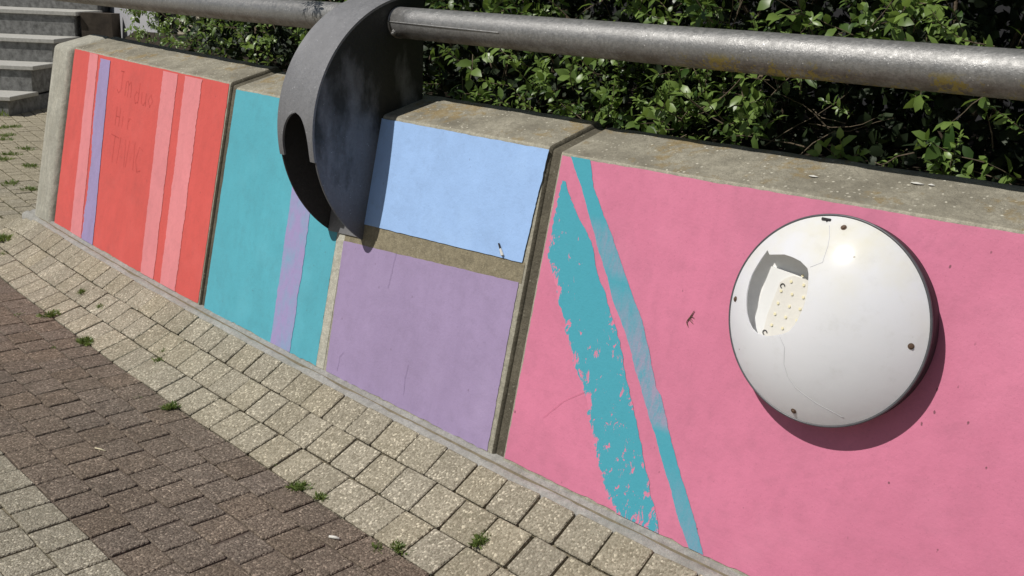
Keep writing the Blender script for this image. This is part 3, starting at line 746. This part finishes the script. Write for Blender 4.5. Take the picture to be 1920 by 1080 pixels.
# inside
lpart('reflector', lathe([(.001, E0 - .006), (.10, E0 - .006), (.145, E0 - .004), (.165, E0 - .003), (.1675, E0 - .0035)], 72), M['grey'], True)
bo = [(-.1157, .0703), (-.078, .0668), (-.0364, .0625), (.05, .055), (.075, .0), (.05, -.0600), (-.0476, -.0609), (-.1172, -.0613), (-.1260, -.0303), (-.1241, -.0029), (-.1217, .0367)]
def prism(P, z0, z1):
    n = len(P); return [(x, y, z1) for x, y in P] + [(x, y, z0) for x, y in P], [tuple(range(n))[::-1], tuple(range(n, 2 * n))] + [(i, (i + 1) % n, n + (i + 1) % n, n + i) for i in range(n)]
o = lpart('gear_tray', prism(bo, E0 - .005, E0 + .004), M['white']); fixn(o)
ip = [(-.092, .046), (-.084, .055), (-.070, .0640), (.045, .055), (.065, .0), (.045, -.0560), (-.1035, -.0555), (-.102, -.0148)]
ledb = lpart('led_board', prism(ip, E0 + .004, E0 + .0060), M['board']); fixn(ledb)
for x, y in ((-.0523, .0672), (-.071, .0525), (-.0465, .0518), (-.0858, .0321), (-.0641, .0312), (-.0424, .0309), (-.0864, .0097), (-.0642, .0092), (-.0436, .0096), (-.0876, -.0103), (-.0663, -.0109), (-.0445, -.0109), (-.0892, -.0309), (-.0678, -.0314), (-.0462, -.0317), (-.022, .031), (-.021, .009), (-.022, -.011)):
    o = lpart('led', prism([(x + .0026 * math.cos(k * math.pi / 4), y + .0026 * math.sin(k * math.pi / 4)) for k in range(8)], E0 + .0060, E0 + .0076), M['led'], parent=ledb); fixn(o)
for x, y in ((-.085, .0415), (-.099, -.047)):
    cwr = [(x + .004 * math.cos(a_ * .45), y + .004 * math.sin(a_ * .45), E0 + .0070) for a_ in range(11)]
    lpart('wire', tube(cwr, .0009, 5), M['black'], True, ledb)

# ------------------------------------------------------------------ staircase at the far left
st = empty('stone_staircase', (-7.35, 1.52, -G)); tag(st, 'grey stone steps with pale treads beyond the left end of the wall', 'staircase')
sinv = Matrix.Translation(-Vector((-7.35, 1.52, -G)))
dd = Vector((-.66, .75, 0)).normalized(); ww = Vector((-.735, -.678, 0)).normalized()
B0 = Vector((-7.3448, 1.5186, -G)) - Vector((0, 0, 0))
fr = [0, .399, .791, 1.231, 1.72, 2.2]; zt = [.0408, .2505, .4483, .6662, .9029, 1.12]
def blk(name, a, b, c, d_, z0, z1, mat):
    # a..b along depth, c..d_ along width (to the left)
    P = [B0 + dd * a + ww * c, B0 + dd * b + ww * c, B0 + dd * b + ww * d_, B0 + dd * a + ww * d_]
    c8 = [Vector((p.x, p.y, z)) for z in (z0, z1) for p in P]
    o = obj(name, *box_c(c8), mat); o.parent = st; o.matrix_parent_inverse = sinv; fixn(o); bevel_obj(o, .004, 1); return o
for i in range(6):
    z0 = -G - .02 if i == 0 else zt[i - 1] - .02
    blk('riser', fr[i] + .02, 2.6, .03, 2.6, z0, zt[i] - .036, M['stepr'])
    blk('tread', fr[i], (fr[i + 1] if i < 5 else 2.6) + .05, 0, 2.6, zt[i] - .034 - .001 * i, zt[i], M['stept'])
sw = obj('stair_side_wall', *box_c([Vector((p.x, p.y, z)) for z in (-G - .02, .66) for p in (B0 + dd * 1.27 + ww * -.02, B0 + dd * 1.27 + ww * -.30, B0 + dd * 1.45 + ww * -.30, B0 + dd * 1.45 + ww * -.02)]), M['sidew']); fixn(sw)
tag(sw, 'dark brown concrete block against the right side of the stone steps', 'wall')

# ------------------------------------------------------------------ planting bed, rendered wall behind
sheet('planting_bed', -6.0, 3.2, lambda s: [(.337 + max(0, -3.35 - s) * .36, .40), (.345 + max(0, -3.35 - s) * .36, .64), (1.6, .62), (2.6, .62)], M['soil'])
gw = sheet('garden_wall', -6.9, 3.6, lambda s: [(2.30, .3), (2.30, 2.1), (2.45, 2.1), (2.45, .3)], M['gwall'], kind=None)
tag(gw, 'grey garden wall coloured dark for the shade behind the shrubs', 'wall')
bw = sheet('rendered_wall', -9.6, -7.25, lambda s: [(1.80, -.1), (1.80, 1.9), (1.95, 1.9), (1.95, -.1)], M['rend'], kind=None)
tag(bw, 'pale grey rendered garden wall glimpsed through the shrubs at upper left', 'wall')

# ------------------------------------------------------------------ shrubs
rg = np.random.default_rng(11)
LV = np.array([(0, 0, 0), (.30, 0, .02), (.68, 0, .03), (1, 0, -.06), (.30, .22, .07), (.68, .20, .06), (.30, -.22, .07), (.68, -.20, .06)], float)
LF = [(0, 1, 4), (0, 6, 1), (4, 1, 2, 5), (1, 6, 7, 2), (5, 2, 3), (2, 7, 3)]
def leaf_mesh(name, leaves, mat):
    """leaves: rows of pos(3) dir(3) up(3) len width tint curl"""
    A = np.array(leaves, float); n = len(A)
    p, d_, u = A[:, 0:3], A[:, 3:6], A[:, 6:9]
    d_ /= np.linalg.norm(d_, axis=1)[:, None]; sd_ = np.cross(u, d_); sd_ /= np.linalg.norm(sd_, axis=1)[:, None] + 1e-9; u = np.cross(d_, sd_)
    L, wd, cu = A[:, 9], A[:, 10], A[:, 12]
    X = LV[None, :, 0] * L[:, None]; Y = LV[None, :, 1] * (L * wd)[:, None] * 1.0; Z = LV[None, :, 2] * L[:, None] - cu[:, None] * L[:, None] * LV[None, :, 0] ** 2
    v = p[:, None, :] + X[..., None] * d_[:, None, :] + Y[..., None] * sd_[:, None, :] + Z[..., None] * u[:, None, :]
    m = bpy.data.meshes.new(name); nv = n * 8; loops = sum(len(f) for f in LF); nf = n * 6
    m.vertices.add(nv); m.vertices.foreach_set('co', v.reshape(-1).astype(np.float32))
    fl = np.concatenate([np.array(f) for f in LF]); li = (fl[None, :] + (np.arange(n) * 8)[:, None]).ravel()
    m.loops.add(len(li)); m.loops.foreach_set('vertex_index', li.astype(np.int32))
    tot = np.tile(np.array([len(f) for f in LF]), n); st_ = np.concatenate([[0], np.cumsum(tot)[:-1]])
    m.polygons.add(nf); m.polygons.foreach_set('loop_start', st_.astype(np.int32)); m.polygons.foreach_set('loop_total', tot.astype(np.int32))
    m.polygons.foreach_set('use_smooth', np.ones(nf, bool)); m.update(calc_edges=True); m.validate()
    at = m.attributes.new('tint', 'FLOAT', 'POINT'); at.data.foreach_set('value', np.repeat(A[:, 11], 8).astype(np.float32))
    m.materials.append(mat); return m
def sprig(base, dr, L, size, leaves, twigs, tint, wd=1.0, pair=.5, droop=.25, r0=.0016):
    """a stem with opposite leaf pairs"""
    base = Vector(base); dr = Vector(dr).normalized(); n = max(3, int(L / (size * pair))); P = [base.copy()]; p = base.copy(); d_ = dr.copy()
    side = d_.cross(Vector((rg.normal(), rg.normal(), rg.normal()))).normalized()
    for i in range(n):
        d_ = (d_ + Vector((rg.normal() * .10, rg.normal() * .10, rg.normal() * .08 + .04 - droop * .12))).normalized(); p = p + d_ * (L / n); P.append(p.copy())
        side = Matrix.Rotation(1.45 + rg.normal() * .2, 3, d_) @ side; side = (side - d_ * side.dot(d_)).normalized()
        f = .65 + .5 * math.sin(math.pi * min(1, (i + 1) / n * .9)); 
        for sg in (-1, 1):
            if rg.random() < .12: continue
            q = (side * sg + d_ * rg.uniform(.35, .9) + Vector((0, 0, -droop * rg.random()))).normalized()
            up = (Vector((0, -.35, .9)) + Vector(rg.normal(size=3)) * .38)
            l = size * f * rg.uniform(.7, 1.25)
            leaves.append((*p, *q, *up, l, wd * rg.uniform(.85, 1.15), min(1, max(0, tint + rg.normal() * .2)), rg.uniform(-.05, .28)))
    leaves.append((*p, *d_, *(Vector((0, -.5, .8)) + Vector(rg.normal(size=3)) * .3), size * .8, wd, min(1, tint + .25), .1))
    twigs.append(tube(P, [r0 * (1 - .6 * i / n) for i in range(n + 1)], 4, False))
def bush(s_c, half, label, group, zmax=1.75, dens=1.0, extra=None, ind=70, off0=.37, small=1.0, osh=0.0, inner=1.0):
    root = empty('shrub', W(s_c, .95, .6)); tag(root, label, 'shrub', group); inv = Matrix.Translation(-W(s_c, .95, .6))
    lv, tw, dk = [], [], []
    sx = lambda: s_c + rg.normal() * half * .62
    # main stems
    for k in range(5):
        s = s_c + rg.uniform(-.6, .6) * half; P = [W(s, rg.uniform(1.0, 1.4) + osh, .58)]; q = P[0].copy(); d_ = Vector((rg.normal() * .3, rg.normal() * .3 - .15, 1))
        for i in range(7): d_ = (d_ + Vector(rg.normal(size=3)) * .25); d_.z = abs(d_.z) + .4; d_.normalize(); q = q + d_ * .17; P.append(q.copy())
        o = obj('branch', *tube(P, [.010 * (1 - .1 * i) for i in range(8)], 6), M['bark'], smooth=True); o.parent = root; o.matrix_parent_inverse = inv
    # inner mass, shade painted into its dark leaves
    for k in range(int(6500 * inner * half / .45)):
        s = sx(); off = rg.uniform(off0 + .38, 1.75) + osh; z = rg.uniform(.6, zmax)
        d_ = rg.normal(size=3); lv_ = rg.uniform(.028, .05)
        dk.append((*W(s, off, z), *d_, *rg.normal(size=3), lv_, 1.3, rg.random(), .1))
    # front sprigs
    for k in range(int(430 * dens * half / .45)):
        s = sx(); z = .70 + (zmax - .70) * rg.random() ** 1.15
        c_ = noise.noise(Vector((s * 4.3, z * 4.6, 3.1)))
        if c_ < -.06 and rg.random() < .85: continue
        off = off0 + .05 + .34 * rg.random() ** 1.2 + .10 * noise.noise(Vector((s * 3, z * 3, 9))) + osh
        size = rg.choice([.020, .031, .046], p=[.3, .4, .3]) * small; tint = rg.choice([.25, .55, .85], p=[.3, .4, .3])
        sprig(W(s, off + .06, z - .04), (rg.normal() * .6, -.75 + rg.normal() * .35, .35 + rg.normal() * .5), rg.uniform(.06, .15), size, lv, tw, tint, rg.choice([.85, 1.05, 1.25]))
    # bare twigs
    for k in range(int(11 * dens)):
        s = sx(); z = rg.uniform(.68, 1.3); off = off0 + osh + rg.uniform(.03, .35); p = W(s, off, z); P = [p]; d_ = Vector((rg.normal(), rg.normal() * .3, rg.normal() * .7 + .3)).normalized()
        for i in range(5): d_ = (d_ + Vector(rg.normal(size=3)) * .18).normalized(); p = p + d_ * rg.uniform(.02, .06); P.append(p)
        tw.append(tube(P, [.0016 * (1 - .12 * i) for i in range(6)], 5, False))
    if extra: extra(lv, tw)
    # separate the leaves that show largest
    A = np.array(lv); C = np.array(cam_loc); dist = np.linalg.norm(A[:, :3] - C, axis=1); vis = (A[:, 2] < 1.16) & (A[:, 9] > .022)
    order = np.argsort(np.where(vis, dist / A[:, 9], 1e9)); pick = order[:ind]; rest = np.setdiff1d(np.arange(len(A)), pick)
    shared = LEAFM
    for i in pick:
        if not vis[i]: continue
        p = Vector(A[i, 0:3]); x = Vector(A[i, 3:6]).normalized(); u = Vector(A[i, 6:9]); y = u.cross(x).normalized(); z_ = x.cross(y)
        o = bpy.data.objects.new('leaf', shared[int(rg.integers(len(shared)))]); col.objects.link(o); o.parent = root
        L = A[i, 9]; o.matrix_world = Matrix.Translation(p) @ Matrix((x * L, y * L * A[i, 10], z_ * L)).transposed().to_4x4()
    o = link(bpy.data.objects.new('foliage', leaf_mesh('foliage', A[rest], M['leaf'])), root); o.matrix_parent_inverse = inv; o['kind'] = 'stuff'
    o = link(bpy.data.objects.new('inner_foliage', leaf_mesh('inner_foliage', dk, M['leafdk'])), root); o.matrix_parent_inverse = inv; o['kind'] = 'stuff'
    o = obj('twigs', *join(tw), M['bark']); o.parent = root; o.matrix_parent_inverse = inv; o['kind'] = 'stuff'
LEAFM = [leaf_mesh('leaf', [(0, 0, 0, 1, 0, 0, 0, 0, 1, 1, 1, .5, c_)], M['leafo']) for c_ in (-.02, .08, .18, .28)]
def ex_over(lv, tw):   # the spray that leans out over the coping of the pink panel
    b = W(.20, .345, .735)
    for d_ in ((-.5, -.7, .7), (.1, -.9, .5), (.6, -.6, .5), (0, -.5, .9), (-.8, -.5, .3)): sprig(b, d_, .05, .032, lv, tw, .75, 1.25, .9, .1)
    for s_, z_ in ((-.10, .78), (-.16, .80), (-.21, .77), (-.04, .77)): sprig(W(s_, .375, z_), (rg.normal() * .5, -.7, .5), .07, .034, lv, tw, .8, 1.15)
def ex_mid(lv, tw):
    for s_, z_ in ((-.62, .86), (-.55, .80), (-.70, .79), (-.47, .84)): sprig(W(s_, .39, z_), (rg.normal() * .5, -.6, .6), .10, .038, lv, tw, .45, 1.15)
    for s_, z_ in ((-.95, .80), (-.91, .86)): sprig(W(s_, .38, z_), (.3, -.4, -.5), .08, .045, lv, tw, .7, 1.3)
def ex_hang(lv, tw):   # dark toothed spray drooping over the left pipe beside the bracket
    for d_ in ((.6, -.3, -.55), (-.4, -.3, -.6), (.1, -.5, -.7), (-.7, -.2, -.3), (.3, -.4, -.25)):
        sprig(W(-1.36, .135, 1.055), d_, .06, .022, lv, tw, .1, .55, .35)
    tw.append(tube([W(-1.45, .6, 1.1), W(-1.40, .4, 1.12), W(-1.37, .25, 1.10), W(-1.36, .135, 1.055)], [.003, .0028, .0024, .002], 5, False))
GR = 'leafy shrubs behind the wall'
bush(.95, .42, 'twiggy green shrub behind the right end of the pink panel, at the frame edge', GR, ind=60)
bush(.22, .42, 'leafy shrub with a light green spray leaning over the coping of the pink panel', GR, extra=ex_over, ind=110)
bush(-.40, .40, 'bright green shrub behind the open joint between blue and pink panels', GR, extra=ex_mid, ind=110)
bush(-1.02, .38, 'dark leafy shrub rising behind the steel bracket and the blue panel', GR, ind=70, dens=.9)
bush(-1.72, .42, 'loose shrub behind the joint of red and teal panels, drooping over the left pipe', GR, extra=ex_hang, ind=60, dens=.6)
bush(-2.45, .42, 'sparse small-leaved shrub behind the right half of the red panel', GR, ind=30, dens=.6, small=.85)
bush(-3.20, .40, 'thin small-leaved shrub behind the left half of the red panel', GR, ind=20, dens=.5, small=.85)

bush(-4.1, .45, 'small-leaved shrub beyond the left end of the wall, in front of the dark gap', GR, ind=15, dens=.45, small=.8, osh=.35)
bush(-5.0, .45, 'shaded shrub beyond the wall end, second from the pale rendered wall', GR, ind=0, dens=.3, small=.8, osh=.62)
bush(-5.8, .45, 'farthest shaded shrub, nearest to the pale rendered wall and the steps', GR, ind=0, dens=.22, small=.8, osh=.85)
# ------------------------------------------------------------------ weeds in the joints
def tuft(x, y, z, r, h, n, seed):
    rr = random.Random(seed); A = []
    for i in range(int(n * 2.2)):
        a = rr.uniform(0, 6.283); q = r * rr.random() ** .6 * (.75 + .35 * math.sin(2 * a + seed)) ; ex, ey = q * math.cos(a), q * math.sin(a)
        d_ = (ex * .9 / r + rr.gauss(0, .35), ey * .9 / r + rr.gauss(0, .35), (.45 + rr.random()) * 1.0); L = h * rr.uniform(.35, 1.0)
        A.append((ex, ey, 0, *d_, rr.gauss(0, 1), rr.gauss(0, 1), .2, L, rr.choice([.12, .2, .6]), rr.random(), rr.uniform(.1, .5)))
    o = bpy.data.objects.new('grass_tuft', leaf_mesh('grass_tuft', A, M['grass'])); col.objects.link(o); o.location = (x, y, z); return o
TU = [(-.7295, -.2893, .028, .028, 150, 'bright green mossy tuft at the brown band edge, largest in the near foreground'),
 (-.6563, -.2839, .019, .024, 80, 'small green tuft just right of the bright mossy tuft on the band edge'),
 (-.3681, -.2891, .026, .026, 110, 'green tuft on the brown band edge at the bottom of the picture'),
 (-.4052, -.320, .018, .020, 50, 'thin dark weed among brown pavers beside the bottom edge tuft'),
 (-.2321, -.1847, .022, .032, 90, 'upright dark green weed between two beige border pavers at bottom'),
 (-1.3469, -.2936, .022, .032, 90, 'dark green tuft on the band edge below the teal panel'),
 (-1.6398, -.1737, .018, .020, 50, 'low weed between beige border pavers below the left part of the teal panel'),
 (-1.6725, -.1428, .013, .018, 30, 'tiny weed close above the low weed in the beige border'),
 (-1.9936, -.2465, .036, .034, 130, 'broad green tuft on the band edge below the red panel joint'),
 (-2.1902, -.1045, .018, .024, 50, 'small weed in the beige border nearer to the red panel'),
 (-2.3758, -.0859, .018, .028, 50, 'feathery weed in the beige border right under the red panel'),
 (-2.319, -.2184, .040, .034, 120, 'olive green tuft on the band edge below the middle of the red panel'),
 (-3.17, -.10, .050, .04, 120, 'grass clump at the left frame edge below the end post'),
 (-3.30, -.02, .045, .05, 100, 'taller grass clump at the left frame edge beside the end post'),
 (-1.476, -.3302, .025, .010, 40, 'flat green weed in a brown paver joint below the teal panel'),
 (-2.0082, -.3421, .016, .010, 25, 'tiny weed in the brown paving left of the broad tuft'),
 (-2.3992, -.2998, .022, .016, 40, 'small bright weed in the brown paving at left'),
 (-.875, -.2676, .018, .012, 40, 'low moss patch left of the bright mossy tuft')]
for k, (x, y, r, h, n, lb) in enumerate(TU):
    off = RAD - math.hypot(x, RAD - y); s = RAD * math.atan2(x, RAD - y)
    u = min(1, max(0, (-off - W0) / (W1 - W0))); z = bank(u, s)[1] if off > -W1 else -G
    tag(tuft(x, y, z - .003, r * .85, h * .72, n, k), lb, 'weed', 'weeds in the paving joints')
FARL = ['far grass tuft at the foot of the lowest step, right one', 'far grass tuft at the foot of the lowest step, left one', 'grass tuft in the plaza, third from the steps at the frame edge', 'grass tuft in the plaza, fourth from the steps, touching the frame edge', 'grass tuft in the plaza paving about midway between steps and end post', 'grass tuft in the plaza right of the midway tuft, nearer the end post edge', 'grass tuft in the plaza beside the upper half of the end post', 'grass tuft in the plaza at the frame edge, nearest to the big grass clumps', 'grass tuft in the plaza at the frame edge just beyond midway', 'grass tuft in the plaza close against the left side of the end post', 'grass tuft in the plaza close behind the foot of the end post']
for k, (x, y) in enumerate(((-6.78, 1.34), (-6.76, 1.25), (-6.38, 1.12), (-6.22, 1.04), (-5.6, .86), (-5.755, 1.02), (-5.14, .8), (-4.67, .516), (-5.43, .753), (-4.95, .93), (-4.45, .55))):
    tag(tuft(x, y, -G - .003, .065, .028, 70, 90 + k), FARL[k], 'weed', 'grass tufts in the far plaza')
# weeds along the stair foot
A = []
for k in range(260):
    p = B0 + ww * rg.uniform(0, 2.2) - dd * abs(rg.normal() * .03); A.append((*p, rg.normal() * .5, rg.normal() * .5, 1, rg.normal(), rg.normal(), .2, rg.uniform(.03, .08), .3, rg.random(), .2))
o = link(bpy.data.objects.new('grass_fringe', leaf_mesh('grass_fringe', A, M['grass']))); tag(o, 'fringe of grass along the foot of the lowest stone step', 'grass', kind='stuff')

# ------------------------------------------------------------------ small litter
def stick(name, a, b, r, mat, label, cat):
    c_ = (Vector(a) + Vector(b)) / 2; o = obj(name, *tube([Vector(a) - c_, (Vector(a) + Vector(b)) / 2 - c_ + Vector((0, 0, .0006)), Vector(b) - c_], [r * .8, r, r * .7], 8), mat, smooth=True); o.location = c_; return tag(o, label, cat)
stick('cigarette_end', (-.504, -.373, -G + .004), (-.482, -.362, -G + .004), .0036, M['chip'], 'small white cigarette end lying on the brown pavers', 'litter')
stick('straw_bit', (-1.236, -.555, -G + .003), (-1.202, -.543, -G + .003), .0022, M['straw'], 'short pale straw on the brown pavers at lower left', 'litter')
a_, b_ = F(-.487, .668, .006), F(-.468, .634, .006)
o = obj('flaked_chip', *join([tube([a_, a_.lerp(b_, .5)], [.0020, .0026], 7)]), M['black']); tag(o, 'tiny black sliver stuck above the white chip on the blue field', 'debris')
o = obj('flaked_chip', *join([tube([a_.lerp(b_, .45), b_], [.0028, .0040], 7)]), M['chip']); tag(o, 'small white chip stuck at the lower edge of the blue field', 'debris')
tx = lambda x, y: F(.052 + x * .001, .616 + y * .0014, .0032)
q = join([tube([tx(5, 17), tx(0, 5), tx(-5, -4), tx(-7, -9)], [.0006, .0012, .0012, .0006], 5), tube([tx(-1, 6), tx(4, 4), tx(9, 3)], [.001, .0007, .0003], 4), tube([tx(-3, -1), tx(3, -5), tx(9, -8)], [.001, .0008, .0003], 4), tube([tx(-7, -8), tx(-4, -13), tx(-1, -17)], [.0012, .001, .0003], 4), tube([tx(-2, 2), tx(3, -1), tx(6, -3)], [.0008, .0005, .0003], 4)])
o = obj('dried_sprig', *q, M['rust']); tag(o, 'tiny dark dried sprig stuck on the pink field left of the lamp', 'debris')
for s_, o_, r_ in ((.205, .215, .006), (.385, .25, .0075), (.41, .252, .004)):
    z_ = hh(s_) + .049 * (o_ - D) / (.324 - D); c_ = W(s_, o_, z_ + .001)
    vs = [c_ + Tn(s_) * (r_ * 1.6 * math.cos(a) * (1 + .2 * math.sin(3 * a))) + In(s_) * (r_ * .8 * math.sin(a)) + Vector((0, 0, .0005)) for a in [k * .6283 for k in range(10)]] + [c_ + Vector((0, 0, .003))]
    o = obj('bird_dropping', vs, [(k, (k + 1) % 10, 10) for k in range(10)], M['chip'], smooth=True); o.parent = p3
